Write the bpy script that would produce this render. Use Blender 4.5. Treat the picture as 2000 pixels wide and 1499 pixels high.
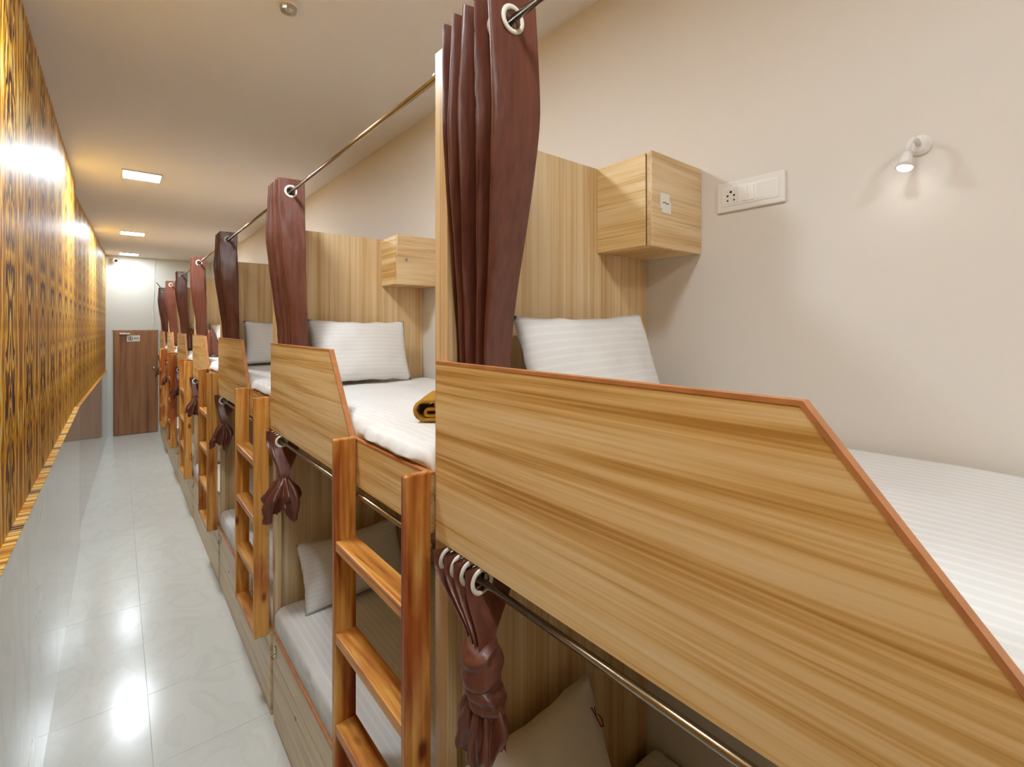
import bpy, bmesh, math, random
from mathutils import Vector, Matrix, noise
for o in list(bpy.data.objects): bpy.data.objects.remove(o)
S = bpy.context.scene
C = S.collection
random.seed(7)
R = math.radians

# ------------------------------------------------------------------ camera, world, exposure
# y runs down the corridor, x towards the bunks, z up; camera is level (verticals stay vertical), frame shifted down
H = 2.2
cam = bpy.data.cameras.new('camera'); co = bpy.data.objects.new('camera', cam); C.objects.link(co)
cam.lens = 940*36/2000; cam.sensor_width = 36; cam.clip_start = 0.02
cam.shift_y = -111.5/2000
co.location = (0, 0, H); co.rotation_euler = (R(90), 0, R(-39.36))
S.camera = co
w = bpy.data.worlds.new('world'); S.world = w; w.use_nodes = True
w.node_tree.nodes['Background'].inputs[0].default_value = (0.8, 0.8, 0.8, 1)
w.node_tree.nodes['Background'].inputs[1].default_value = 0.0
S.view_settings.view_transform = 'Standard'; S.view_settings.look = 'None'
S.view_settings.gamma = 1; S.view_settings.exposure = 1.12
LIGHT_Y = (-1.5, 0.3, 2.1, 5.7, 9.3, 12.0)  # the panel right above the camera is added to brighten the near bunk
LIGHT_POWER = 95.0                                # emission strength of the ceiling LED panels

# ------------------------------------------------------------------ dimensions
A = 0.672           # front plane of the bunks
W = 1.616           # right wall
ZC = 3.62           # ceiling
YB = 12.5           # end wall
YN = -3.2           # wall behind the camera
BAY = 1.80
YK = [1.13 + BAY*k for k in range(7)]

# ------------------------------------------------------------------ materials
def srgb(r, g, b):
    f = lambda c: (c/255/12.92) if c/255 <= 0.04045 else ((c/255+0.055)/1.055)**2.4
    return (f(r), f(g), f(b), 1)
def new_mat(name):
    m = bpy.data.materials.new(name); m.use_nodes = True
    nt = m.node_tree; b = nt.nodes['Principled BSDF']
    return m, nt, b
def N(nt, t, **kw):
    n = nt.nodes.new(t)
    for k, v in kw.items():
        if hasattr(n, k): setattr(n, k, v)
        else: n.inputs[k].default_value = v
    return n
def ramp(nt, src, stops):
    r = nt.nodes.new('ShaderNodeValToRGB'); e = r.color_ramp.elements
    while len(e) < len(stops): e.new(0.5)
    for i, (p, c) in enumerate(stops): e[i].position = p; e[i].color = c
    nt.links.new(src, r.inputs[0]); return r
def math_n(nt, op, a, b=None, c=None):
    n = nt.nodes.new('ShaderNodeMath'); n.operation = op
    for i, v in enumerate((a, b, c)):
        if v is None: continue
        if hasattr(v, 'links') or hasattr(v, 'is_output'): nt.links.new(v, n.inputs[i])
        else: n.inputs[i].default_value = v
    return n.outputs[0]
def coords(nt, scale, rand=True):
    tc = nt.nodes.new('ShaderNodeTexCoord'); mp = nt.nodes.new('ShaderNodeMapping')
    mp.inputs['Scale'].default_value = scale
    if rand:
        oi = nt.nodes.new('ShaderNodeObjectInfo')
        ad = nt.nodes.new('ShaderNodeVectorMath'); ad.operation = 'SCALE'
        ad.inputs[0].default_value = (3.1, 5.3, 7.7)
        nt.links.new(oi.outputs['Random'], ad.inputs['Scale'])
        a2 = nt.nodes.new('ShaderNodeVectorMath'); a2.operation = 'ADD'
        nt.links.new(tc.outputs['Object'], a2.inputs[0]); nt.links.new(ad.outputs[0], a2.inputs[1])
        nt.links.new(a2.outputs[0], mp.inputs['Vector'])
    else: nt.links.new(tc.outputs['Object'], mp.inputs['Vector'])
    return mp.outputs[0]
def plain(name, col, rough=0.5, metal=0.0, bump=0.0, bscale=60, spec=0.5, var=0.0):
    m, nt, b = new_mat(name)
    b.inputs['Base Color'].default_value = col; b.inputs['Roughness'].default_value = rough
    b.inputs['Metallic'].default_value = metal; b.inputs['Specular IOR Level'].default_value = spec
    if bump or var:
        n = N(nt, 'ShaderNodeTexNoise'); n.inputs['Scale'].default_value = bscale; n.inputs['Detail'].default_value = 4
        nt.links.new(coords(nt, (1, 1, 1)), n.inputs['Vector'])
        if bump:
            bp = N(nt, 'ShaderNodeBump'); bp.inputs['Strength'].default_value = bump; bp.inputs['Distance'].default_value = 0.01
            nt.links.new(n.outputs[0], bp.inputs['Height']); nt.links.new(bp.outputs[0], b.inputs['Normal'])
        if var:
            d = tuple(c*(1-var) for c in col[:3]) + (1,)
            nt.links.new(ramp(nt, n.outputs[0], [(0.3, d), (0.7, col)]).outputs[0], b.inputs['Base Color'])
    return m
def wood(name, stops, axis, across=22, along=0.9, rough=0.35, fine=0.35):
    """streaky laminate, grain along the given axis (0 x, 1 y, 2 z)"""
    m, nt, b = new_mat(name)
    sc = [across]*3; sc[axis] = along
    v = coords(nt, tuple(sc))
    n1 = N(nt, 'ShaderNodeTexNoise'); n1.inputs['Scale'].default_value = 1; n1.inputs['Detail'].default_value = 5; n1.inputs['Distortion'].default_value = 0.12
    nt.links.new(v, n1.inputs['Vector'])
    sc2 = [across*6]*3; sc2[axis] = along*3
    n2 = N(nt, 'ShaderNodeTexNoise'); n2.inputs['Scale'].default_value = 1; n2.inputs['Detail'].default_value = 2
    nt.links.new(coords(nt, tuple(sc2)), n2.inputs['Vector'])
    f = math_n(nt, 'ADD', math_n(nt, 'MULTIPLY', n1.outputs[0], 1-fine), math_n(nt, 'MULTIPLY', n2.outputs[0], fine))
    r = ramp(nt, f, stops)
    nt.links.new(r.outputs[0], b.inputs['Base Color']); b.inputs['Roughness'].default_value = rough
    return m
OAK = [(0.36, srgb(196, 156, 104)), (0.46, srgb(214, 179, 130)), (0.54, srgb(224, 195, 150)), (0.66, srgb(230, 206, 167))]
OAKP = [(0.36, srgb(186, 136, 68)), (0.45, srgb(214, 172, 104)), (0.53, srgb(231, 197, 138)), (0.64, srgb(238, 213, 165))]
M = {}
M['oak_y'] = wood('oak_laminate_lengthwise', OAKP, 1, 24, 0.7)
M['oak_z'] = wood('oak_laminate_upright', OAK, 2, 30, 0.5)
M['oak_x'] = wood('oak_laminate_crosswise', OAK, 0, 26, 1.2)
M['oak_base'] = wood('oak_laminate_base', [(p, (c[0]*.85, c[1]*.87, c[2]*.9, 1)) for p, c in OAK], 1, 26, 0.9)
M['band'] = plain('orange_edge_band', srgb(200, 132, 80), 0.45, var=0.25, bscale=30)
M['door'] = wood('brown_door_veneer', [(0.3, srgb(116, 76, 48)), (0.5, srgb(158, 110, 72)), (0.7, srgb(180, 130, 90))], 2, 14, 0.7, 0.45)
def pine(name, axis, red):
    m, nt, b = new_mat(name)
    sc = [38]*3; sc[axis] = 1.6
    n1 = N(nt, 'ShaderNodeTexNoise'); n1.inputs['Scale'].default_value = 1; n1.inputs['Detail'].default_value = 4; n1.inputs['Distortion'].default_value = 1.0
    nt.links.new(coords(nt, tuple(sc)), n1.inputs['Vector'])
    base = ramp(nt, n1.outputs[0], [(0.28, srgb(160, 92, 36)), (0.42, srgb(204, 134, 58)), (0.55, srgb(222, 160, 78)), (0.72, srgb(232, 182, 106))])
    sc = [9]*3; sc[axis] = 2.2
    n2 = N(nt, 'ShaderNodeTexNoise'); n2.inputs['Scale'].default_value = 1; n2.inputs['Detail'].default_value = 5
    nt.links.new(coords(nt, tuple(sc)), n2.inputs['Vector'])
    st = ramp(nt, n2.outputs[0], [(0.62-red, (0, 0, 0, 1)), (0.80-red, (1, 1, 1, 1))])
    mx = N(nt, 'ShaderNodeMix', data_type='RGBA'); mx.blend_type = 'MULTIPLY'
    nt.links.new(st.outputs[0], mx.inputs['Factor']); nt.links.new(base.outputs[0], mx.inputs[6]); mx.inputs[7].default_value = (0.56, 0.27, 0.20, 1)
    # knots
    sc = [7]*3; sc[axis] = 3.2
    vo = N(nt, 'ShaderNodeTexVoronoi'); vo.inputs['Scale'].default_value = 1
    nt.links.new(coords(nt, tuple(sc)), vo.inputs['Vector'])
    kn = ramp(nt, vo.outputs['Distance'], [(0.05, (1, 1, 1, 1)), (0.13, (0, 0, 0, 1))])
    m2 = N(nt, 'ShaderNodeMix', data_type='RGBA'); m2.blend_type = 'MULTIPLY'
    nt.links.new(kn.outputs[0], m2.inputs['Factor']); nt.links.new(mx.outputs[2], m2.inputs[6]); m2.inputs[7].default_value = (0.30, 0.14, 0.08, 1)
    nt.links.new(m2.outputs[2], b.inputs['Base Color']); b.inputs['Roughness'].default_value = 0.38
    bp = N(nt, 'ShaderNodeBump'); bp.inputs['Strength'].default_value = 0.15; bp.inputs['Distance'].default_value = 0.004
    nt.links.new(n1.outputs[0], bp.inputs['Height']); nt.links.new(bp.outputs[0], b.inputs['Normal'])
    return m
M['pine_z'] = pine('orange_pine_upright', 2, 0.06); M['pine_y'] = pine('orange_pine_tread', 1, 0.10)
M['pine_zr'] = pine('red_stained_pine_upright', 2, 0.23); M['pine_yr'] = pine('red_stained_pine_tread', 1, 0.16)
M['pine_zb'] = pine('brown_stained_pine_upright', 2, 0.24); M['pine_yb'] = pine('brown_stained_pine_tread', 1, 0.2)

def satin():
    m, nt, b = new_mat('brown_satin')
    n = N(nt, 'ShaderNodeTexNoise'); n.inputs['Scale'].default_value = 1; n.inputs['Detail'].default_value = 4
    nt.links.new(coords(nt, (70, 70, 3)), n.inputs['Vector'])
    r = ramp(nt, n.outputs[0], [(0.3, srgb(92, 48, 34)), (0.7, srgb(114, 63, 46))])
    nt.links.new(r.outputs[0], b.inputs['Base Color'])
    b.inputs['Roughness'].default_value = 0.36; b.inputs['Specular IOR Level'].default_value = 0.6
    b.inputs['Sheen Weight'].default_value = 0.1; b.inputs['Sheen Tint'].default_value = srgb(190, 120, 95)
    n2 = N(nt, 'ShaderNodeTexNoise'); n2.inputs['Scale'].default_value = 1; n2.inputs['Detail'].default_value = 3
    nt.links.new(coords(nt, (16, 16, 7)), n2.inputs['Vector'])
    bp = N(nt, 'ShaderNodeBump'); bp.inputs['Strength'].default_value = 0.5; bp.inputs['Distance'].default_value = 0.012
    nt.links.new(n2.outputs[0], bp.inputs['Height']); nt.links.new(bp.outputs[0], b.inputs['Normal'])
    return m
M['satin'] = satin()
def linen(name, axis, freq, col, amt=0.93):
    """white satin-stripe cotton: stripes repeat along the given object axis"""
    m, nt, b = new_mat(name)
    tc = N(nt, 'ShaderNodeTexCoord'); sp = N(nt, 'ShaderNodeSeparateXYZ'); nt.links.new(tc.outputs['Object'], sp.inputs[0])
    s = math_n(nt, 'SINE', math_n(nt, 'MULTIPLY', sp.outputs[axis], freq*2*math.pi))
    r = ramp(nt, s, [(0.40, (col[0]*amt, col[1]*amt, col[2]*amt, 1)), (0.60, col)])
    nt.links.new(r.outputs[0], b.inputs['Base Color'])
    rr = ramp(nt, s, [(0.4, (0.8, 0.8, 0.8, 1)), (0.6, (0.5, 0.5, 0.5, 1))]); nt.links.new(rr.outputs[0], b.inputs['Roughness'])
    b.inputs['Specular IOR Level'].default_value = 0.3
    n = N(nt, 'ShaderNodeTexNoise'); n.inputs['Scale'].default_value = 9; n.inputs['Detail'].default_value = 3
    nt.links.new(coords(nt, (1, 1, 1)), n.inputs['Vector'])
    bp = N(nt, 'ShaderNodeBump'); bp.inputs['Strength'].default_value = 0.35; bp.inputs['Distance'].default_value = 0.02
    nt.links.new(n.outputs[0], bp.inputs['Height']); nt.links.new(bp.outputs[0], b.inputs['Normal'])
    return m
WHITE = srgb(236, 234, 232)
M['sheet'] = linen('white_striped_sheet', 0, 34, WHITE)
M['pillow'] = linen('white_striped_pillowcase', 2, 42, WHITE, 0.95)
M['pillow_plain'] = plain('plain_white_pillowcase', srgb(228, 220, 208), 0.75, bump=0.3, bscale=9)
M['wall'] = plain('cream_wall_paint', srgb(226, 219, 211), 0.55, bump=0.05, bscale=40)
M['wall_end'] = plain('white_end_wall_paint', srgb(224, 225, 219), 0.55)
M['ceiling'] = plain('ceiling_paint', srgb(236, 232, 230), 0.7)
M['dark'] = plain('dark_gap', srgb(40, 26, 18), 0.8)
M['steel'] = plain('brushed_steel', srgb(176, 160, 138), 0.22, 1.0)
M['brass'] = plain('satin_nickel', srgb(196, 186, 168), 0.25, 1.0)
M['eyelet'] = plain('ivory_eyelet', srgb(232, 226, 214), 0.35)
M['plastic'] = plain('white_plastic', srgb(236, 232, 228), 0.3)
M['plastic2'] = plain('white_switch_plastic', srgb(246, 244, 240), 0.2)
M['black'] = plain('black_plastic', srgb(22, 20, 20), 0.4)
M['paper'] = plain('white_paper', srgb(232, 228, 220), 0.7)
M['ink'] = plain('grey_ink', srgb(84, 82, 80), 0.7)
M['red_ink'] = plain('red_embroidery', srgb(122, 22, 22), 0.6)
M['mustard'] = plain('mustard_blanket', srgb(190, 138, 36), 0.85, bump=0.5, bscale=120, var=0.2)
M['grout'] = plain('grey_grout', srgb(186, 186, 178), 0.6)
def tile_mat(name, base, vein, rough):
    m, nt, b = new_mat(name)
    v = coords(nt, (2.2, 1.2, 1.2))
    n = N(nt, 'ShaderNodeTexNoise'); n.inputs['Scale'].default_value = 1.4; n.inputs['Detail'].default_value = 6; n.inputs['Distortion'].default_value = 1.6
    nt.links.new(v, n.inputs['Vector'])
    r = ramp(nt, n.outputs[0], [(0.38, base), (0.49, vein), (0.53, base), (0.8, base)])
    nt.links.new(r.outputs[0], b.inputs['Base Color']); b.inputs['Roughness'].default_value = rough
    return m
M['tile'] = tile_mat('glossy_floor_tile', srgb(222, 223, 217), srgb(217, 217, 211), 0.17)
M['dado'] = tile_mat('glossy_wall_tile', srgb(204, 203, 196), srgb(196, 195, 188), 0.07)
def emit(name, col, s):
    m, nt, b = new_mat(name)
    b.inputs['Base Color'].default_value = (0.8, 0.8, 0.8, 1)
    b.inputs['Emission Color'].default_value = col; b.inputs['Emission Strength'].default_value = s
    return m
M['led'] = emit('led_diffuser', (0.84, 0.935, 1.0, 1), LIGHT_POWER)
M['led_near'] = emit('softer_led_diffuser', (0.84, 0.935, 1.0, 1), LIGHT_POWER*.62)
M['led_dim'] = emit('weaker_led_diffuser', (0.84, 0.935, 1.0, 1), LIGHT_POWER*.33)
M['bulb'] = emit('lamp_bulb', (1.0, 0.97, 0.92, 1), 8)

def wallpaper():
    """mirrored feathery flame pattern, gold with brown-violet strokes and cream tips"""
    m, nt, b = new_mat('gold_flame_wallpaper')
    tc = N(nt, 'ShaderNodeTexCoord'); sp = N(nt, 'ShaderNodeSeparateXYZ'); nt.links.new(tc.outputs['Object'], sp.inputs[0])
    yy, zz = sp.outputs[1], sp.outputs[2]
    def mirrored(per, off):
        f = math_n(nt, 'FRACT', math_n(nt, 'ADD', math_n(nt, 'DIVIDE', yy, per), off))
        return math_n(nt, 'ABSOLUTE', math_n(nt, 'SUBTRACT', f, 0.5))       # 0 at plume axis .. 0.5 between plumes
    a = mirrored(0.53, 0.42)
    cb = N(nt, 'ShaderNodeCombineXYZ')
    nt.links.new(math_n(nt, 'MULTIPLY', a, 9.0), cb.inputs[0]); nt.links.new(math_n(nt, 'MULTIPLY', zz, 3.2), cb.inputs[1])
    n1 = N(nt, 'ShaderNodeTexNoise'); n1.inputs['Scale'].default_value = 1.0; n1.inputs['Detail'].default_value = 3; n1.inputs['Distortion'].default_value = 0.6
    nt.links.new(cb.outputs[0], n1.inputs['Vector'])
    cb2 = N(nt, 'ShaderNodeCombineXYZ')
    nt.links.new(math_n(nt, 'MULTIPLY', a, 26.0), cb2.inputs[0]); nt.links.new(math_n(nt, 'MULTIPLY', zz, 9.0), cb2.inputs[1]); cb2.inputs[2].default_value = 4.0
    n3 = N(nt, 'ShaderNodeTexNoise'); n3.inputs['Scale'].default_value = 1.0; n3.inputs['Detail'].default_value = 2; n3.inputs['Distortion'].default_value = 1.2
    nt.links.new(cb2.outputs[0], n3.inputs['Vector'])
    # feather strokes: inverted V about each plume axis
    ph = math_n(nt, 'ADD', math_n(nt, 'MULTIPLY', a, 62.0), math_n(nt, 'MULTIPLY', zz, 30.0))
    ph = math_n(nt, 'ADD', ph, math_n(nt, 'MULTIPLY', n1.outputs[0], 26.0))
    s1 = math_n(nt, 'SINE', math_n(nt, 'ADD', ph, math_n(nt, 'MULTIPLY', n3.outputs[0], 4.0)))
    # long upright blades between the plumes
    bl = math_n(nt, 'SINE', math_n(nt, 'ADD', math_n(nt, 'MULTIPLY', a, 40.0), math_n(nt, 'ADD', math_n(nt, 'MULTIPLY', n1.outputs[0], 16.0), math_n(nt, 'MULTIPLY', zz, 2.0))))
    edge = math_n(nt, 'ADD', a, math_n(nt, 'MULTIPLY', math_n(nt, 'SUBTRACT', n1.outputs[0], 0.5), 0.5))
    wgt = ramp(nt, edge, [(0.10, (0, 0, 0, 1)), (0.26, (1, 1, 1, 1))])
    s = math_n(nt, 'ADD', math_n(nt, 'MULTIPLY', math_n(nt, 'SUBTRACT', s1, 0.30), math_n(nt, 'SUBTRACT', 1.0, wgt.outputs[0])), math_n(nt, 'MULTIPLY', math_n(nt, 'MULTIPLY_ADD', bl, 0.55, 0.22), wgt.outputs[0]))
    v = math_n(nt, 'MULTIPLY_ADD', s, 0.5, 0.5)
    col = ramp(nt, v, [(0.16, srgb(66, 36, 36)), (0.30, srgb(104, 56, 30)), (0.40, srgb(172, 104, 14)), (0.56, srgb(212, 148, 16)), (0.76, srgb(226, 172, 36)), (0.86, srgb(232, 204, 136))])
    nt.links.new(col.outputs[0], b.inputs['Base Color']); b.inputs['Roughness'].default_value = 0.45
    b.inputs['Specular IOR Level'].default_value = 0.20
    return m
M['wallpaper'] = wallpaper()

# ------------------------------------------------------------------ mesh helpers
class MB:
    def __init__(self): self.v = []; self.f = []
    def add(self, vs, fs):
        k = len(self.v); self.v += [tuple(p) for p in vs]; self.f += [tuple(i+k for i in f) for f in fs]; return self
    def box(self, x0, x1, y0, y1, z0, z1, bev=0.0, seg=2):
        if bev:
            bm = bmesh.new(); bmesh.ops.create_cube(bm, size=1)
            for p in bm.verts: p.co = Vector((x0+(p.co.x+.5)*(x1-x0), y0+(p.co.y+.5)*(y1-y0), z0+(p.co.z+.5)*(z1-z0)))
            bmesh.ops.bevel(bm, geom=bm.edges[:], offset=bev, segments=seg, affect='EDGES', profile=0.5)
            bm.verts.index_update()
            self.add([p.co for p in bm.verts], [[q.index for q in f.verts] for f in bm.faces]); bm.free(); return self
        vs = [(x, y, z) for x in (x0, x1) for y in (y0, y1) for z in (z0, z1)]
        return self.add(vs, [(0,1,3,2), (4,6,7,5), (0,4,5,1), (2,3,7,6), (0,2,6,4), (1,5,7,3)])
    def prism(self, poly, x0, x1):
        """polygon in the yz plane, extruded along x"""
        n = len(poly)
        vs = [(x0, y, z) for y, z in poly] + [(x1, y, z) for y, z in poly]
        fs = [tuple(range(n)), tuple(range(2*n-1, n-1, -1))] + [(i, i+n, (i+1) % n+n, (i+1) % n) for i in range(n)]
        return self.add(vs, fs)
    def prism_z(self, poly, z0, z1):
        n = len(poly)
        vs = [(x, y, z0) for x, y in poly] + [(x, y, z1) for x, y in poly]
        fs = [tuple(range(n-1, -1, -1)), tuple(range(n, 2*n))] + [(i, (i+1) % n, (i+1) % n+n, i+n) for i in range(n)]
        return self.add(vs, fs)
    def tube(self, pts, r, seg=10, cap=True):
        pts = [Vector(p) for p in pts]; rs = r if isinstance(r, (list, tuple)) else [r]*len(pts)
        rings = []; up = None
        for i, p in enumerate(pts):
            d = (pts[min(i+1, len(pts)-1)] - pts[max(i-1, 0)]).normalized()
            if up is None: up = d.orthogonal().normalized()
            up = (up - d*up.dot(d)).normalized(); sd = d.cross(up)
            rings.append([p + (up*math.cos(t) + sd*math.sin(t))*rs[i] for t in [2*math.pi*j/seg for j in range(seg)]])
        vs = [q for rg in rings for q in rg]; fs = []
        for i in range(len(pts)-1):
            for j in range(seg): fs.append((i*seg+j, i*seg+(j+1) % seg, (i+1)*seg+(j+1) % seg, (i+1)*seg+j))
        if cap: fs += [tuple(range(seg-1, -1, -1)), tuple((len(pts)-1)*seg+j for j in range(seg))]
        return self.add(vs, fs)
    def torus(self, c, axis, R1, r, seg=24, s2=8):
        a = Vector(axis).normalized(); u = a.orthogonal().normalized(); w2 = a.cross(u); vs = []; fs = []
        for i in range(seg):
            t = 2*math.pi*i/seg; d = u*math.cos(t)+w2*math.sin(t)
            for j in range(s2):
                q = 2*math.pi*j/s2; vs.append(Vector(c)+d*(R1+r*math.cos(q))+a*r*0.6*math.sin(q))
        for i in range(seg):
            for j in range(s2): fs.append((i*s2+j, ((i+1) % seg)*s2+j, ((i+1) % seg)*s2+(j+1) % s2, i*s2+(j+1) % s2))
        return self.add(vs, fs)
    def grid(self, rows, closed=False):
        n = len(rows[0]); vs = [p for r in rows for p in r]; fs = []
        for i in range(len(rows)-1):
            for j in range(n if closed else n-1):
                k = (j+1) % n; fs.append((i*n+j, i*n+k, (i+1)*n+k, (i+1)*n+j))
        return self.add(vs, fs)
    def mesh(self, name, mat, smooth=False):
        me = bpy.data.meshes.new(name); me.from_pydata(self.v, [], self.f); me.validate()
        bm = bmesh.new(); bm.from_mesh(me); bmesh.ops.recalc_face_normals(bm, faces=bm.faces[:]); bm.to_mesh(me); bm.free()
        if mat: me.materials.append(M[mat])
        if smooth:
            for p in me.polygons: p.use_smooth = True
        return me
    def build(self, name, mat, parent=None, smooth=False, loc=(0, 0, 0)):
        return link(name, self.mesh(name, mat, smooth), parent, loc)
def link(name, me, parent=None, loc=(0, 0, 0)):
    o = bpy.data.objects.new(name, me); C.objects.link(o); o.location = loc
    if parent: o.parent = parent
    return o
def thing(name, label, cat, loc=(0, 0, 0), group=None, rot=None):
    o = bpy.data.objects.new(name, None); C.objects.link(o); o.location = loc; o.empty_display_size = 0.05
    if rot: o.rotation_euler = rot
    return tag(o, label, cat, group)
def tag(o, label, cat, group=None):
    o['label'] = label; o['category'] = cat
    if group: o['group'] = group
    return o
def struct(o, label=None):
    o['kind'] = 'structure'
    if label: o['label'] = label
    return o

# ------------------------------------------------------------------ the room
fl = struct(MB().box(-0.7, 1.8, YN-.1, YB+.2, -0.06, -0.006).build('floor', 'grout'), 'pale glossy tiled corridor floor')
y = -3.0
tile_me = MB().box(0, 0.5985, 0, 0.5985, -0.006, 0.0, 0.0006, 1).mesh('floor_tile', 'tile')
while y < YB:
    for x in (-0.4595, 0.1405):
        link('tile', tile_me, fl, (x, y, 0))
    y += 0.6
struct(MB().box(-0.7, 1.8, YN-.1, YB+.2, ZC, ZC+.1).build('ceiling', 'ceiling'), 'plain beige painted ceiling')
struct(MB().box(W, W+.15, YN-.1, YB+.2, 0, ZC).build('wall_right', 'wall'), 'smooth cream painted wall along the bunks')
struct(MB().box(-0.7, W, YB, YB+.15, 0, ZC).build('wall_back', 'wall_end'), 'white painted end wall above the door')
struct(MB().box(-0.7, W, YN-.15, YN, 0, ZC).build('wall_front', 'wall'), 'cream wall behind the camera')
XW, XD, ZD = -0.322, -0.288, 1.41          # wallpaper face, tiled dado face, dado height
Y1 = 6.43                                  # where the wall steps back
wl = struct(MB().box(-0.6, XW, YN, Y1, ZD, ZC).build('wall_left', 'wallpaper'), 'wall covered in glossy gold and brown flame wallpaper')
struct(MB().prism_z([(-0.6, Y1), (-0.365, Y1), (-0.178, YB), (-0.6, YB)], 1.33, ZC).build('wall_left_recess', 'wallpaper'), 'stepped back wall section in gold flame wallpaper')
d1 = struct(MB().box(-0.6, XD-.008, YN, Y1, 0, ZD-.004).build('trim_1', 'grout'), 'tiled lower wall below the gold wallpaper')
dt = MB().box(XD-.008, XD, 0.001, 1.199, 0.0, ZD-.004, 0.001, 1).mesh('wall_tile', 'dado')
y = YN+0.05
while y < Y1-1.0:
    link('tile', dt, d1, (0, y, 0)); y += 1.2
lastw = Y1-y
MB().box(XD-.008, XD, 0.001, lastw-.001, 0.0, ZD-.004, 0.001, 1).build('tile', 'dado', d1, loc=(0, y, 0))
MB().box(XW, XD+.002, YN, Y1, ZD-.004, ZD, 0.001, 1).build('ledge', 'wallpaper', d1)
d2 = struct(MB().prism_z([(-0.6, Y1+.001), (-0.343, Y1+.001), (-0.158, YB), (-0.6, YB)], 0, 1.326).build('trim_2', 'grout'), 'tiled lower wall of the stepped back section')
n2 = 5
for i in range(n2):
    f0, f1 = i/n2, (i+1)/n2
    p = lambda f, o: (-0.343+0.185*f+o, Y1+.001+(YB-Y1-.001)*f)
    MB().prism_z([p(f0+.0004, 0), p(f0+.0004, .008), p(f1-.0004, .008), p(f1-.0004, 0)], 0, 1.326).build('tile', 'dado', d2)
MB().prism_z([(-0.365, Y1+.001), (-0.333, Y1+.001), (-0.148, YB), (-0.18, YB)], 1.326, 1.33).build('ledge', 'wallpaper', d2)

# end door
dr = struct(MB().box(-0.062, 0.656, YB-.03, YB, 0.008, 2.10, 0.003, 1).build('door_1', 'door'), 'brown wood grain door at the end of the corridor')
MB().box(-0.075, 0.668, YB-.012, YB-.0, 2.10, 2.125).build('door_head', 'door', dr)
cl = MB().box(0.03, 0.20, YB-.075, YB-.03, 2.035, 2.07, 0.008, 2).build('door_closer', 'plastic', dr)
MB().tube([(0.17, YB-.05, 2.07), (0.17, YB-.05, 2.085), (0.14, YB-.10, 2.088), (0.16, YB-.02, 2.115)], 0.006, 8).build('closer_arm', 'brass', cl)
kb = MB().tube([(0.59, YB-.03, 1.335), (0.59, YB-.036, 1.335)], 0.03, 20).build('knob_plate', 'brass', dr)
MB().tube([(0.59, YB-.036, 1.335), (0.59, YB-.06, 1.335), (0.59, YB-.065, 1.335), (0.59, YB-.085, 1.335), (0.59, YB-.095, 1.335)], [.011, .011, .024, .028, .016], 16).build('knob', 'brass', kb, True)
MB().box(0.635, 0.645, YB-.034, YB-.03, 1.86, 1.92).build('latch_plate', 'brass', dr)
sg = thing('door_sign', 'small white sign with a ringed figure and dark writing on the brown door', 'sign', (0.255, YB-.031, 1.955))
MB().box(-0.105, 0.105, -0.004, 0, -0.062, 0.062, 0.001, 1).build('sign_board', 'paper', sg)
MB().torus((-0.045, -0.005, 0), (0, 1, 0), 0.036, 0.004, 28, 6).build('ring', 'ink', sg)
MB().tube([(-0.045, -0.005, 0.016), (-0.045, -0.0062, 0.016)], 0.008, 12).box(-0.054, -0.036, -0.006, -0.004, -0.024, 0.006, 0.001, 1).build('figure', 'ink', sg)
lt = MB()
for i, (x, hgt) in enumerate(((0.012, .026), (0.026, .034), (0.040, .026), (0.054, .030), (0.070, .030), (0.083, .024))):
    lt.box(x-.0035, x+.0035, -0.0055, -0.004, -0.012, -0.012+hgt)
lt.box(0.012, 0.042, -0.0055, -0.004, 0.006, 0.011).box(0.054, 0.084, -0.0055, -0.004, 0.013, 0.018)
lt.build('lettering', 'ink', sg)
# end wall bits
cc = thing('security_camera', 'small white bullet security camera high on the end wall', 'camera', (-0.07, YB, 3.55))
MB().tube([(0, 0, 0), (0, -.012, 0)], 0.04, 18).build('mount', 'plastic', cc)
MB().tube([(0, -.012, 0), (0.0, -.05, -.005), (0.02, -.08, -.02)], 0.014, 10).build('bracket', 'plastic', cc, True)
bd = MB().tube([(0.0, -.05, -.015), (0.05, -.16, -.045)], 0.034, 16).build('body', 'plastic', cc, True)
MB().tube([(0.05, -.16, -.045), (0.053, -.166, -.0465)], 0.026, 16).build('lens', 'black', bd)
cb = MB().tube([(0.60, YB-.004, ZC), (0.602, YB-.004, 3.3), (0.598, YB-.004, 3.0), (0.59, YB-.006, 2.75), (0.575, YB-.008, 2.6), (0.592, YB-.008, 2.42), (0.59, YB-.006, 2.3), (0.575, YB-.006, 2.2)], 0.006, 6).build('wall_cable', 'plastic')
tag(cb, 'thin white cable hanging down the end wall above the door', 'cable')
bar = MB().tube([(0.63, YB-.012, 3.12), (0.70, YB-.012, 3.02)], 0.008, 8).build('wall_bracket', 'steel')
tag(bar, 'short slanted grey bar fixed to the end wall', 'bracket')

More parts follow.
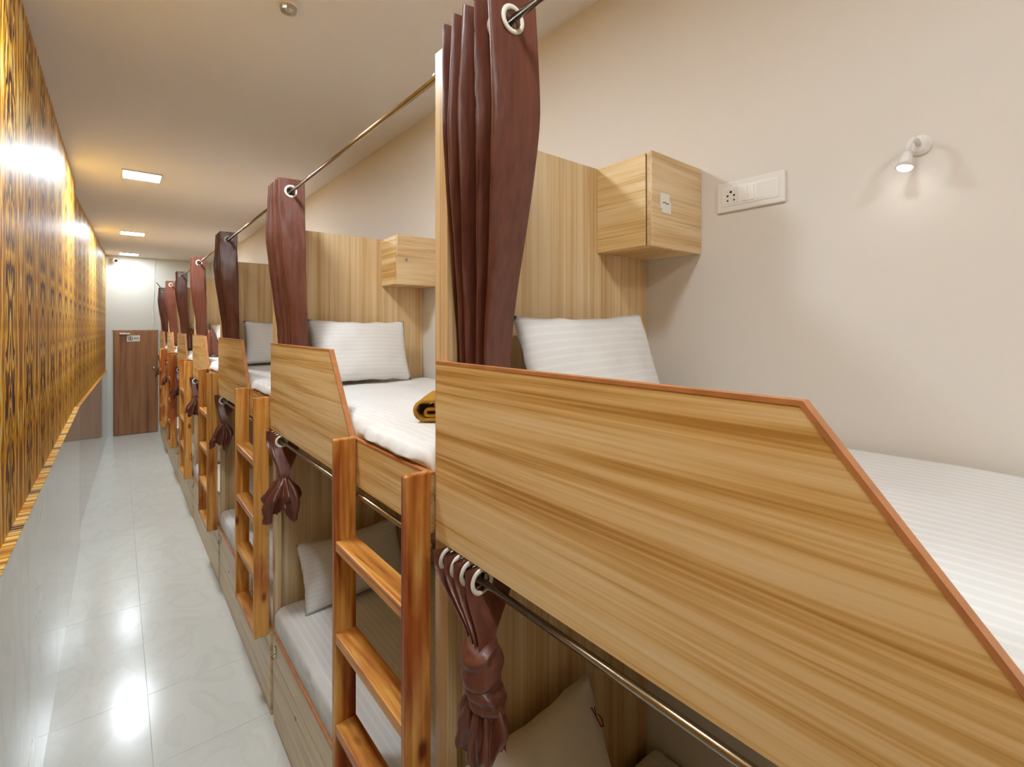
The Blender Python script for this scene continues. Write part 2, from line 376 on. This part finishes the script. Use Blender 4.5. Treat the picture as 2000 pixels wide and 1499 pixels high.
# ceiling lights
for i, ly in enumerate(LIGHT_Y):
    lab = {5: 'square white LED ceiling panel close to the end wall', 4: 'second lit LED ceiling panel from the end wall', 3: 'third lit LED ceiling panel from the end wall',
           2: 'fourth lit LED ceiling panel from the end wall', 1: 'added out-of-view LED panel brightening the near bunk', 0: 'sixth lit LED ceiling panel from the end wall'}[i]
    t = thing('ceiling_light', lab, 'ceiling light', (0.18, ly, ZC), 'square LED panels along the corridor ceiling')
    s = 0.15
    fr = MB()
    for (x0, x1, y0, y1) in ((-s, s, -s, -s+.012), (-s, s, s-.012, s), (-s, -s+.012, -s+.012, s-.012), (s-.012, s, -s+.012, s-.012)):
        fr.box(x0, x1, y0, y1, -0.014, 0)
    fr.build('frame', 'plastic', t)
    MB().box(-s+.012, s-.012, -s+.012, s-.012, -0.012, -0.002).build('diffuser', 'led_dim' if i in (1, 5) else 'led_near' if i < 3 else 'led', t)
t = thing('ceiling_detector', 'small round pale detector fixed to the ceiling', 'detector', (0.585, 2.27, ZC))
MB().tube([(0, 0, 0), (0, 0, -.012)], 0.05, 24).build('base', 'plastic', t)
MB().tube([(0, 0, -.012), (0, 0, -.03), (0, 0, -.038)], [.036, .032, .012], 20).build('sensor', 'brass', t)

# ------------------------------------------------------------------ bunks
WHO = ['with the wall lamp', 'with the mustard blanket', 'fifth from the brown door', 'fourth from the brown door',
       'third from the brown door', 'second from the brown door', 'next to the brown door']
def guard_poly(cx, ex, top=2.10, rail=1.79, bot=1.63):
    return [(0, bot), (0, top), (-cx, top), (-ex, rail), (-BAY+.036, rail), (-BAY+.036, bot)]
def band_mesh(cx, ex):
    pts = [(0, 2.10), (-cx, 2.10), (-ex, 1.79), (-BAY+.036, 1.79)]
    mb = MB(); t = 0.007
    up = []
    for i, p in enumerate(pts):
        a = Vector(pts[max(i-1, 0)]); b = Vector(pts[min(i+1, 3)]); q = Vector(p)
        d1 = (q-a).normalized() if i > 0 else (b-q).normalized(); d2 = (b-q).normalized() if i < 3 else d1
        nn = lambda d: Vector((d.y, -d.x))
        n = (nn(d1)+nn(d2)).normalized(); n = n/max(n.dot(nn(d1)), .5)
        up.append(q+n*t)
    for i in range(3):
        mb.prism([pts[i], tuple(up[i]), tuple(up[i+1]), pts[i+1]], 0.6612, 0.6808)
    return mb
me_post = MB().box(0.680, 0.712, -0.03, 0.035, 0, 2.955, 0.002, 1).mesh('post', 'oak_z')
me_head = MB().box(0.712, W-.002, 0.0, 0.02, 0, 2.76, 0.001, 1).mesh('headboard', 'oak_z')
me_guard = {k: MB().prism(guard_poly(cx, ex), 0.662, 0.680).mesh('guard_panel', 'oak_y') for k, (cx, ex) in {0: (.892, 1.13), 1: (.955, 1.18)}.items()}
me_band = {k: band_mesh(cx, ex).mesh('edge_band', 'band') for k, (cx, ex) in {0: (.892, 1.13), 1: (.955, 1.18)}.items()}
me_deck = MB().box(0.680, W-.002, -BAY+.036, -.031, 1.655, 1.70).mesh('upper_deck', 'oak_x')
me_base = MB().box(0.684, W-.002, -BAY+.036, -.031, 0, 0.49).mesh('base_box', 'dark')
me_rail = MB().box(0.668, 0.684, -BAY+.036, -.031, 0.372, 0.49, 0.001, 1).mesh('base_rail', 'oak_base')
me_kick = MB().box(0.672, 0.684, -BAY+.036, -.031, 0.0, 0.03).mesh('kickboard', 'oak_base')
me_bband = MB().box(0.6675, 0.70, -BAY+.036, -.031, 0.49, 0.503, 0.001, 1).mesh('base_edge_band', 'band')
half = (BAY-.067)/2
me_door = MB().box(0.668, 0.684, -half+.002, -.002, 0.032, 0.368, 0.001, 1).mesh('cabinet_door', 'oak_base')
me_key = MB().tube([(0.668, 0, 0), (0.6655, 0, 0)], 0.009, 14).box(0.6635, 0.6655, -.0018, .0018, -.012, .012).mesh('keyhole', 'brass')
me_hasp = MB().box(0.6635, 0.668, -.012, .012, -.03, .03, 0.001, 1).torus((0.659, 0, -.022), (0, 1, 0), 0.012, 0.003, 14, 6).mesh('hasp', 'steel')

def ladder(k, yk, style):
    zt, yt = {'': ('pine_z', 'pine_y'), 'r': ('pine_zr', 'pine_yr'), 'b': ('pine_zb', 'pine_yb')}[style]
    lab = {1: 'red stained pine ladder on the bunk with the mustard blanket'}.get(k, 'orange pine ladder on the bunk ' + WHO[k])
    t = thing('bunk_ladder', lab, 'ladder', (0.582, yk-BAY+.02, 0.47), 'pine ladders on the bunk fronts')
    for y0 in (0, 0.53):
        key = ('lp', zt)
        if key not in cache: cache[key] = MB().box(0, 0.078, 0, 0.027, 0, 1.335, 0.005, 2).mesh('ladder_post', zt)
        link('ladder_post', cache[key], t, (0, y0, 0))
    for z in (0.03, 0.348, 0.664, 0.984):
        key = ('lt', yt)
        if key not in cache: cache[key] = MB().box(0.003, 0.078, 0.027, 0.53, -0.036, 0, 0.004, 2).mesh('tread', yt)
        link('tread', cache[key], t, (0, 0, z))
cache = {}

def mattress_mesh(x0, x1, y0, y1, z0, z1, seed, drape=0.0):
    ny = 84; rows = []; cx, cz = (x0+x1)/2, (z0+z1)/2; hx, hz = (x1-x0)/2, (z1-z0)/2; rc = min(0.05, hz*.8)
    prof = []
    def arc(ccx, ccz, a0, a1, n=7): return [(ccx+rc*math.cos(a0+(a1-a0)*i/(n-1)), ccz+rc*math.sin(a0+(a1-a0)*i/(n-1))) for i in range(n)]
    prof += arc(hx-rc, hz-rc, 0, math.pi/2)
    prof += [((hx-rc)*(1-2*i/30), hz) for i in range(1, 30)]
    prof += arc(-hx+rc, hz-rc, math.pi/2, math.pi)
    prof += [(-hx, (hz-rc)*(1-2*i/6)) for i in range(1, 6)]
    prof += [(-hx+.004, -hz), (hx-.004, -hz)]
    prof += [(hx, -hz+(2*hz-rc)*i/4) for i in range(1, 4)]
    for j in range(ny+1):
        t = j/ny; y = y0+(y1-y0)*t
        e = min(t, 1-t)*(y1-y0); s = 1.0 if e > rc else math.sqrt(max(0, 1-(1-e/rc)**2))
        row = []
        for (px, pz) in prof:
            qx = px*(1-.0*(1-s)); qz = pz if pz < 0 else pz*(0.35+0.65*s)
            p = Vector((cx+qx, y, cz+qz))
            nz = noise.noise(Vector((p.x*5, p.y*5, p.z*5+seed*3.1)))
            if pz > 0: p.z += 0.006*nz
            if px < -hx+rc+.01 and pz > -hz*.9:
                p.x += 0.010*noise.noise(Vector((p.y*9, p.z*6, seed)))*(1 if drape else .6) + 0.006*noise.noise(Vector((p.y*26, p.z*14, seed+5)))
            if drape and px < -hx*.6 and pz > 0:
                yl = (y-y0)/(y1-y0)                      # 0 at the foot
                wgt = max(0, min(1, (yl-.005)/.05))*max(0, min(1, (.335-yl)/.08))
                f = max(0, min(1, (p.z-1.797)/.012))*max(0, 1-(px+hx)/(hx*.4))
                p.x -= wgt*f*(.024+.014*noise.noise(Vector((y*11, seed, 0)))); p.z -= wgt*f*.012*(.5+noise.noise(Vector((y*15, seed, 2))))*(1 if p.z > 1.815 else 0)
            row.append(p)
        rows.append(row)
    mb = MB().grid(rows, True)
    n = len(prof); mb.f += [tuple(range(n)), tuple(range(ny*n+n-1, ny*n-1, -1))]
    return mb

def pillow_mesh(wd, ht, th, seed):
    n, m = 30, 22; mb = MB()
    for side in (1, -1):
        rows = []
        for j in range(m+1):
            v = -1+2*j/m; row = []
            for i in range(n+1):
                u = -1+2*i/n
                t = max(0, (1-abs(u)**2.6))**.55*max(0, (1-abs(v)**2.6))**.55
                x = wd/2*u*(1-.055*(1-v*v)**1.0*abs(u)); z = ht/2*v*(1-.075*(1-u*u)*abs(v))
                y = side*th/2*t*(1+.18*noise.noise(Vector((u*2, v*2, seed+side))))
                y += side*.006*t*noise.noise(Vector((u*7, v*7, seed)))
                x += .004*noise.noise(Vector((v*5, seed, u))); z += .006*noise.noise(Vector((u*4, seed+3, v)))
                row.append((x, y-side*.0005*(1-t), z))
            rows.append(row)
        mb.grid(rows)
    # flat hem around the edge
    return mb
def pillow(label, x, yb, z0, wd, ht, lean, roll, seed, mat, parent_group, yaw=0):
    """leans back against the headboard: yb is the y of its lower edge"""
    mw = Matrix.Rotation(R(yaw), 4, 'Z') @ Matrix.Rotation(R(-lean), 4, 'X') @ Matrix.Rotation(R(roll), 4, 'Y')
    o = pillow_mesh(wd, ht, 0.13, seed).build('pillow', mat, None, True)
    o.matrix_world = Matrix.Translation((x, yb, z0)) @ mw @ Matrix.Translation((0, 0, ht/2))
    bm = bmesh.new(); bm.from_mesh(o.data); bmesh.ops.remove_doubles(bm, verts=bm.verts[:], dist=0.0015); bmesh.ops.recalc_face_normals(bm, faces=bm.faces[:]); bm.to_mesh(o.data); bm.free()
    return tag(o, label, 'pillow', parent_group)

ROD_X, ROD_Z, ROD2_X, ROD2_Z = 0.694, 2.897, 0.670, 1.594
def plan(t, n, xc, amp, yb, yf, jit):
    """pleats stacked along the rod: t in 0..n, x swings about the rod, y runs from yb to yf"""
    i = int(t); fr = t-i
    return xc-amp*math.cos(math.pi*t), yb+(yf-yb)*(t/n)+jit*math.sin(2.1*i+fr*1.3)
def upper_curtain(k, yk, yf_bot, bulge, zbot):
    lab = 'brown satin eyelet curtain gathered on the upper bunk ' + WHO[k]
    t = thing('curtain', lab, 'curtain', (0, yk, 0), 'gathered curtains of the upper bunks')
    n, sp = 9, 14; ztop = 2.962
    zs = [ztop-.0075*i for i in range(17)]; zl = zs[-1]; zs += [zl-(zl-zbot)*i/34 for i in range(1, 35)]
    rows = []
    for z in zs:
        s = min(1, max(0, (2.75-z)/(2.75-2.09))); s = s*s*(3-2*s)
        lo = min(1, max(0, (ztop-z)/(ztop-zbot)))
        amp = 0.063*(1-.36*s); xc = ROD_X+(.052 if k == 0 else .042)*s; yb = -.085+.048*s; yf = -.295+(yf_bot+.295)*s - bulge*math.sin(math.pi*min(1, lo*1.15))*.05
        row = []; g0 = 1-min(1, lo*4)
        for i in range(n*sp+1):
            tt = i/sp; x, y = plan(tt, n, xc, amp*(1+.28*(1-g0)*math.sin(3.7*int(tt+.5)+k)), yb, yf, .004)
            wv = noise.noise(Vector((tt*.9+k*7, z*3.2, k))); wv2 = noise.noise(Vector((tt*2.4+k*3, z*8, k+4)))
            g = .25+.75*lo
            y += (.014*wv+.008*wv2)*g; x += (.008*wv2)*g
            if z < 2.13: x = max(x, .690)
            row.append((x, y, z))
        rows.append(row)
    mb = MB(); mb.grid(rows)
    cent = [(ROD_X, plan(i+.5, n, ROD_X, .063, -.085, -.295, .004)[1], ROD_Z) for i in range(n)]
    def hole(f):
        c = sum((Vector(mb.v[q]) for q in f), Vector())/4
        return c.z > ROD_Z-.04 and math.hypot(c.x-ROD_X, c.z-ROD_Z) < .0225
    mb.f = [f for f in mb.f if not hole(f)]
    mb.build('fabric', 'satin', t, True)
    for c in cent:
        if 'ring' not in cache: cache['ring'] = MB().torus((0, 0, 0), (0, 1, 0), 0.0275, 0.0062, 28, 8).mesh('eyelet', 'eyelet', True)
        link('eyelet', cache['ring'], t, c)
    return t
def lower_curtain(k, yk, knotted, wy, flare, zb):
    lab = ('brown satin curtain tied in a thick knot under the upper bunk ' if knotted else 'brown satin curtain bunched and tied under the upper bunk ') + WHO[k]
    t = thing('curtain', lab, 'curtain', (0, yk, 0), 'tied curtains of the lower bunks')
    n, sp = 7, 14; ztop, zw = 1.6275, (1.462 if knotted else 1.415); rows = []
    wx = 0.652 if knotted else 0.668
    nz = 34
    for j in range(nz+1):
        h = j/nz; z = ztop+(zw-ztop)*h; s = max(0, (h-.18)/.82); s = s*s*(3-2*s) if s < 1 else 1
        amp = .066*(1-.68*s); yb = -.048*(1-s)+(wy+.022)*s; yf = -.215*(1-s)+(wy-.026)*s; xc = ROD2_X+.024+(wx-ROD2_X-.024)*s
        row = []
        for i in range(n*sp+1):
            tt = i/sp; x, y = plan(tt, n, xc, amp, yb, yf, .003)
            wv = noise.noise(Vector((tt*1.2+k*5, z*9, k+1)))
            row.append((x+.005*wv*h, y+.006*wv*h, z))
        rows.append(row)
    mb = MB(); mb.grid(rows)
    mb.f = [f for f in mb.f if not (lambda c: math.hypot(c.x-ROD2_X, c.z-ROD2_Z) < .0215)(sum((Vector(mb.v[q]) for q in f), Vector())/4)]
    # the tail below the tie: a ruffled bell with a ragged hem
    seg = 72; rows = []; nr = 22; z1 = zw+.005 if not knotted else 1.375
    for j in range(nr+1):
        h = j/nr; rows.append([])
        for i in range(seg):
            a = 2*math.pi*i/seg
            hem = .5+.5*math.cos(3*a+k*1.7+.6)+.35*math.cos(7*a+k)
            L = (z1-zb)*(.62+.38*hem/1.35)
            z = z1-L*h
            r = .024+(flare-.024)*math.sin(min(1, h*1.25)*math.pi/2)*(1-.25*max(0, h-.6))
            r *= 1+(.30*math.sin(9*a+2.5*h+k)+.12*math.sin(17*a+k*2))*min(1, h*2.2+.15)
            wv = noise.noise(Vector((math.cos(a)*2, math.sin(a)*2, h*3+k)))
            r *= 1+.35*wv*h
            rows[-1].append((wx-.02*h*(0 if knotted else 1)+r*math.cos(a)*.85, wy-.008*h+r*math.sin(a), z))
    mb.grid(rows, True)
    mb.build('fabric', 'satin', t, True)
    if knotted:
        rows = []
        for j in range(25):
            h = j/24; rows.append([])
            for i in range(56):
                a = 2*math.pi*i/56
                z = 1.475-.105*h
                r = .052*math.sin(math.pi*(.14+.74*h))**.42
                q = a*1.0+h*2.6
                r *= 1+.045*math.sin(14*h+2*math.cos(a+.6))+.03*math.sin(22*h+3*a)+.10*noise.noise(Vector((math.cos(a)*1.6, math.sin(a)*1.6, h*4)))
                rows[-1].append((wx+r*math.cos(a)*.9, wy+r*math.sin(a), z+.016*math.sin(a+.9)))
        kn = MB().grid(rows, True); kn.f += [tuple(range(56)), tuple(range(24*56+55, 24*56-1, -1))]
        kn.build('knot', 'satin', t, True)
        # second wrap crossing below, and two loose lappets
        rows = []
        for j in range(17):
            h = j/16; rows.append([])
            for i in range(48):
                a = 2*math.pi*i/48; r = .047*math.sin(math.pi*(.15+.7*h))**.5*(1+.05*math.sin(16*h+a*2)+.16*noise.noise(Vector((math.cos(a)*2+3, math.sin(a)*2, h*5))))
                rows[-1].append((wx+.004+r*math.cos(a), wy-.008+r*math.sin(a)*1.05, 1.40-.085*h-.02*math.sin(a+2.2)))
        kn = MB().grid(rows, True); kn.f += [tuple(range(48)), tuple(range(16*48+47, 16*48-1, -1))]
        kn.build('knot_wrap', 'satin', t, True)
    for i in range(n):
        y = plan(i+.5, n, ROD2_X, .066, -.048, -.215, .003)[1]
        link('eyelet', cache['ring'], t, (ROD2_X, y, ROD2_Z))
    return t

for k, yk in enumerate(YK):
    g = 0 if k == 0 else 1
    lab = ['oak laminate bunk unit with its guard panel below the wall lamp', 'oak laminate bunk unit holding the mustard blanket'][k] if k < 2 else 'oak laminate bunk unit ' + WHO[k]
    t = thing('bunk_bed', lab, 'bunk bed', (0, yk, 0), 'oak laminate bunk units in a row')
    link('post', me_post, t); link('headboard', me_head, t)
    gp = link('guard_panel', me_guard[g], t); e = link('edge_band', me_band[g], gp); e['label'] = 'orange brown edge banding'
    link('upper_deck', me_deck, t)
    bb = link('base_box', me_base, t)
    link('base_rail', me_rail, t); link('kickboard', me_kick, t)
    e = link('base_edge_band', me_bband, t); e['label'] = 'orange brown edge banding'
    for y0 in (-.031, -.031-half):
        d = link('cabinet_door', me_door, t, (0, y0, 0)); link('keyhole', me_key, d, (0, -half/2+.0, 0.30))
    link('hasp', me_hasp, t, (0, -.085, 0.425))
    if k == 0:
        fb = MB().box(0.672, W-.002, -BAY-.002, -BAY+.02, 0, 1.95).build('footboard', 'oak_z', t)
    # rods
    for nm, (rx, rz, rr) in {'upper': (ROD_X, ROD_Z, .0085), 'lower': (ROD2_X, ROD2_Z, .0085)}.items():
        tr = thing('curtain_rod', ('steel curtain rod above the upper bunk ' if nm == 'upper' else 'steel curtain rod under the upper deck of the bunk ') + WHO[k], 'curtain rod', (rx, yk, rz), nm + ' curtain rods')
        key = ('rod', nm)
        if key not in cache: cache[key] = MB().tube([(0, -BAY+.036, 0), (0, -.031, 0)], rr, 14).mesh('rod', 'steel', True)
        link('rod', cache[key], tr)
        if 'flange' not in cache: cache['flange'] = MB().tube([(0, 0, 0), (0, .008, 0)], 0.0155, 16).mesh('flange', 'steel')
        link('flange', cache['flange'], tr, (0, -.0385, 0)); link('flange', cache['flange'], tr, (0, -BAY+.0365, 0))
    # bedding
    me = mattress_mesh(0.6835, W-.006, -BAY+.04, -.035, 1.7005, 1.862, k, 1).mesh('mattress', 'sheet', True)
    tag(link('mattress', me, None, (0, yk, 0)), 'white striped mattress on the upper bunk ' + WHO[k], 'mattress', 'upper bunk mattresses')
    me = mattress_mesh(0.674, W-.006, -BAY+.04, -.035, 0.5035, 0.655 if k else 0.588, k+20, 0).mesh('mattress', 'sheet', True)
    tag(link('mattress', me, None, (0, yk, 0)), 'white striped mattress on the lower bunk ' + WHO[k], 'mattress', 'lower bunk mattresses')
    pillow('white striped pillow propped up on the upper bunk ' + WHO[k], 1.12 if k else 1.155, yk-.205, 1.8735, 0.60, 0.38, 17, (-1.5, 1, 2, -2, 1, 0, 1)[k], k, 'pillow', 'upper bunk pillows')
    if k < 4:
        if k == 0: pillow('off white pillow with red stitched mark on the lower bunk', 0.915, yk-.245, 0.600, 0.62, 0.49, 22, -2, 31, 'pillow_plain', 'lower bunk pillows')
        else: pillow('white pillow propped up on the lower bunk ' + WHO[k], 1.07, yk-.26, 0.667, 0.60, 0.36, 25, -1, 31+k, 'pillow', 'lower bunk pillows')
    upper_curtain(k, yk, (-.155, -.27, -.27, -.25, -.25, -.26, -.26)[k], (0, 0.1, .5, .3, .3, .1, .1)[k], 1.90)
    if k in (3, 4):
        cur = [o for o in bpy.data.objects if o.get('label', '').startswith('brown satin eyelet curtain gathered on the upper bunk ' + WHO[k])][0]
        rows = []
        for j in range(15):
            h = j/14; rows.append([(.80+.03*h+(.02+.05*h**.7)*(1+.25*math.sin(7*a+3*h))*math.cos(a), -.29-.05*h+(.02+.055*h**.7)*(1+.2*math.sin(5*a+k))*math.sin(a), 2.16-.275*h+.012*math.sin(3*a)*(1-h)) for a in [2*math.pi*i/40 for i in range(40)]])
        le = MB().grid(rows, True); le.f += [tuple(range(40)), tuple(range(14*40+39, 14*40-1, -1))]
        le.build('loose_end', 'satin', cur, True)
    lower_curtain(k, yk, k == 0, (-.223, -.25, -.22, -.22, -.22, -.22, -.22)[k], (.05, .085, .075, .07, .07, .07, .07)[k], (1.19, 1.20, 1.2, 1.2, 1.2, 1.2, 1.2)[k])
    if k: ladder(k, yk, ['', 'r', '', '', '', 'b', 'b'][k])

# red stitched mark near the pillow corner
pl = [o for o in bpy.data.objects if o.get('label', '').startswith('off white pillow')][0]
mk = MB()
for st in ([(-.008, .040), (0.0, .012), (.006, .036)], [(.000, .012), (.006, -.012), (.018, -.020), (.022, -.002), (.012, .014)]):
    pts = []
    for dx, dz in st:
        x, z = .255+dx*1.1, .125+dz*1.1
        u, v = x/.31, z/.245
        tt = max(0, (1-abs(u)**2.6))**.55*max(0, (1-abs(v)**2.6))**.55
        pts.append((x, -.065*tt-.008, z))
    mk.tube(pts, .0022, 6)
mk.build('stitched_mark', 'red_ink', pl)

# ------------------------------------------------------------------ wall cabinets, switches, lamp, blanket
for k in (0, 1):
    t = thing('wall_cabinet', ['small oak wall cabinet with a white paper sticker', 'small oak wall cabinet with a round lock'][k], 'cabinet', (1.316, YK[k], 2.46), 'small oak wall cabinets')
    wd = W-.002-1.316
    MB().box(0, wd, -.203, -.001, 0, .30, 0.001, 1).build('cabinet_body', 'oak_y', t)
    MB().box(.006, wd-.004, -.209, -.203, .006, .294).build('door_gap', 'dark', t)
    d = MB().box(-.001, wd, -.229, -.209, -.002, .302, 0.0015, 1).build('cabinet_door', 'oak_x', t)
    if k == 0:
        s = MB().box(.045, .095, -.2305, -.229, .125, .175).box(.052, .103, -.231, -.2295, .112, .15).build('sticker', 'paper', d)
        MB().tube([(.055, -.2315, .143), (.066, -.2315, .146), (.076, -.2315, .142), (.09, -.2315, .144)], .0014, 6).build('scribble', 'ink', s)
    else:
        lk = MB().tube([(.06, -.229, .15), (.06, -.233, .15)], .013, 18).build('lock', 'brass', d)
        MB().box(.0585, .0615, -.234, -.233, .142, .158).build('keyhole', 'black', lk)
def switch_plate(label, y1, z0, wd=.22, ht=.10):
    """left end (as seen from the bed) at y1, runs towards the camera"""
    t = thing('switch_plate', label, 'switch', (W, y1, z0), 'white switch plates')
    MB().box(-.010, 0, -wd, 0, 0, ht, .004, 2).build('plate', 'plastic', t)
    MB().box(-.0125, -.009, -wd+.018, -.018, .018, ht-.018, .0015, 1).build('module_frame', 'plastic2', t)
    s = MB().box(-.014, -.0125, -.078, -.024, .024, ht-.024, .0006, 1).build('socket', 'plastic', t)
    for (dy, dz, r) in ((0, .014, .0042), (-.011, .002, .0036), (.011, .002, .0036), (-.011, -.014, .0030), (.011, -.014, .0030)):
        MB().tube([(-.0138, -.051+dy, ht/2+dz), (-.0146, -.051+dy, ht/2+dz)], r, 10).build('socket_hole', 'black', s)
    for i in range(2):
        y0 = -.086-.022*i
        MB().prism_z([(-.0125, y0), (-.0125, y0-.020), (-.0165, y0-.018), (-.0165, y0-.002)], .026, ht-.026).build('rocker', 'plastic2', t)
    for i in range(2):
        y0 = -.134-.034*i
        MB().box(-.0138, -.0125, y0-.031, y0, .024, ht-.024, .0006, 1).build('blank_module', 'plastic', t)
switch_plate('white switch plate with socket between oak cabinet and wall lamp', .839, 2.59)
switch_plate('white switch plate on the wall above the cabinet with the lock', 2.735, 2.82)
t = thing('reading_lamp', 'small white gooseneck reading lamp lit on the cream wall', 'lamp', (W, .296, 2.671))
MB().tube([(0, 0, 0), (-.006, 0, 0), (-.014, 0, 0)], [.026, .026, .018], 24).build('base', 'plastic', t)
MB().tube([(-.014, 0, 0), (-.03, 0, .006), (-.046, .003, .008), (-.058, .006, .0), (-.064, .010, -.014), (-.066, .012, -.03)], .0062, 12).build('neck', 'plastic', t, True)
hd = MB().tube([(-.066, .012, -.028), (-.067, .013, -.036), (-.069, .014, -.048), (-.073, .016, -.068)], [.007, .011, .014, .0195], 20).build('head', 'plastic', t, True)
MB().tube([(-.0728, .0158, -.067), (-.074, .0165, -.073), (-.0745, .017, -.076)], [.0175, .014, .006], 18).build('bulb', 'bulb', hd, True)

# folded blanket: layers of cloth folded back and forth
t = thing('folded_blanket', 'folded mustard yellow blanket on the white upper mattress', 'blanket', (0.818, 1.507, 1.869), rot=(0, 0, R(-40)))
prof = []
def layer_path():
    pts = [(.30, .004), (.012, .004)]
    pts += [(.012-.030*math.sin(a), .036-.032*math.cos(a)) for a in [math.pi*i/8 for i in range(1, 8)]]
    pts += [(.012, .068), (.30, .070)]
    return pts
pa = layer_path(); th = .011
def ribbon(pts, th, y0, y1):
    mb = MB(); L = []
    for i, p in enumerate(pts):
        a = Vector(pts[max(i-1, 0)]); b = Vector(pts[min(i+1, len(pts)-1)]); d = (b-a).normalized(); n = Vector((-d.y, d.x))
        L.append((Vector(p)+n*th/2, Vector(p)-n*th/2))
    rows = []
    ny = 10
    for j in range(ny+1):
        y = y0+(y1-y0)*j/ny
        rows.append([(q[0].x, y, q[0].y+.003*noise.noise(Vector((q[0].x*20, y*20, 1)))) for q in L] + [(q[1].x, y, q[1].y+.003*noise.noise(Vector((q[1].x*20, y*20, 1)))) for q in reversed(L)])
    n = len(rows[0]); mb.grid(rows, True); mb.f += [tuple(range(n)), tuple(range(ny*n+n-1, ny*n-1, -1))]
    return mb
ribbon(pa, th, 0, .26).build('outer_fold', 'mustard', t, True)
ribbon([(.30, .0165), (.03, .0165)] + [(.03-.012*math.sin(a), .0285-.012*math.cos(a)) for a in [math.pi*i/6 for i in range(1, 6)]] + [(.03, .0405), (.30, .042)], .010, .004, .256).build('inner_fold', 'mustard', t, True)
ribbon([(.05, .055), (.30, .056)], .010, .004, .256).build('inner_layer', 'mustard', t, True)
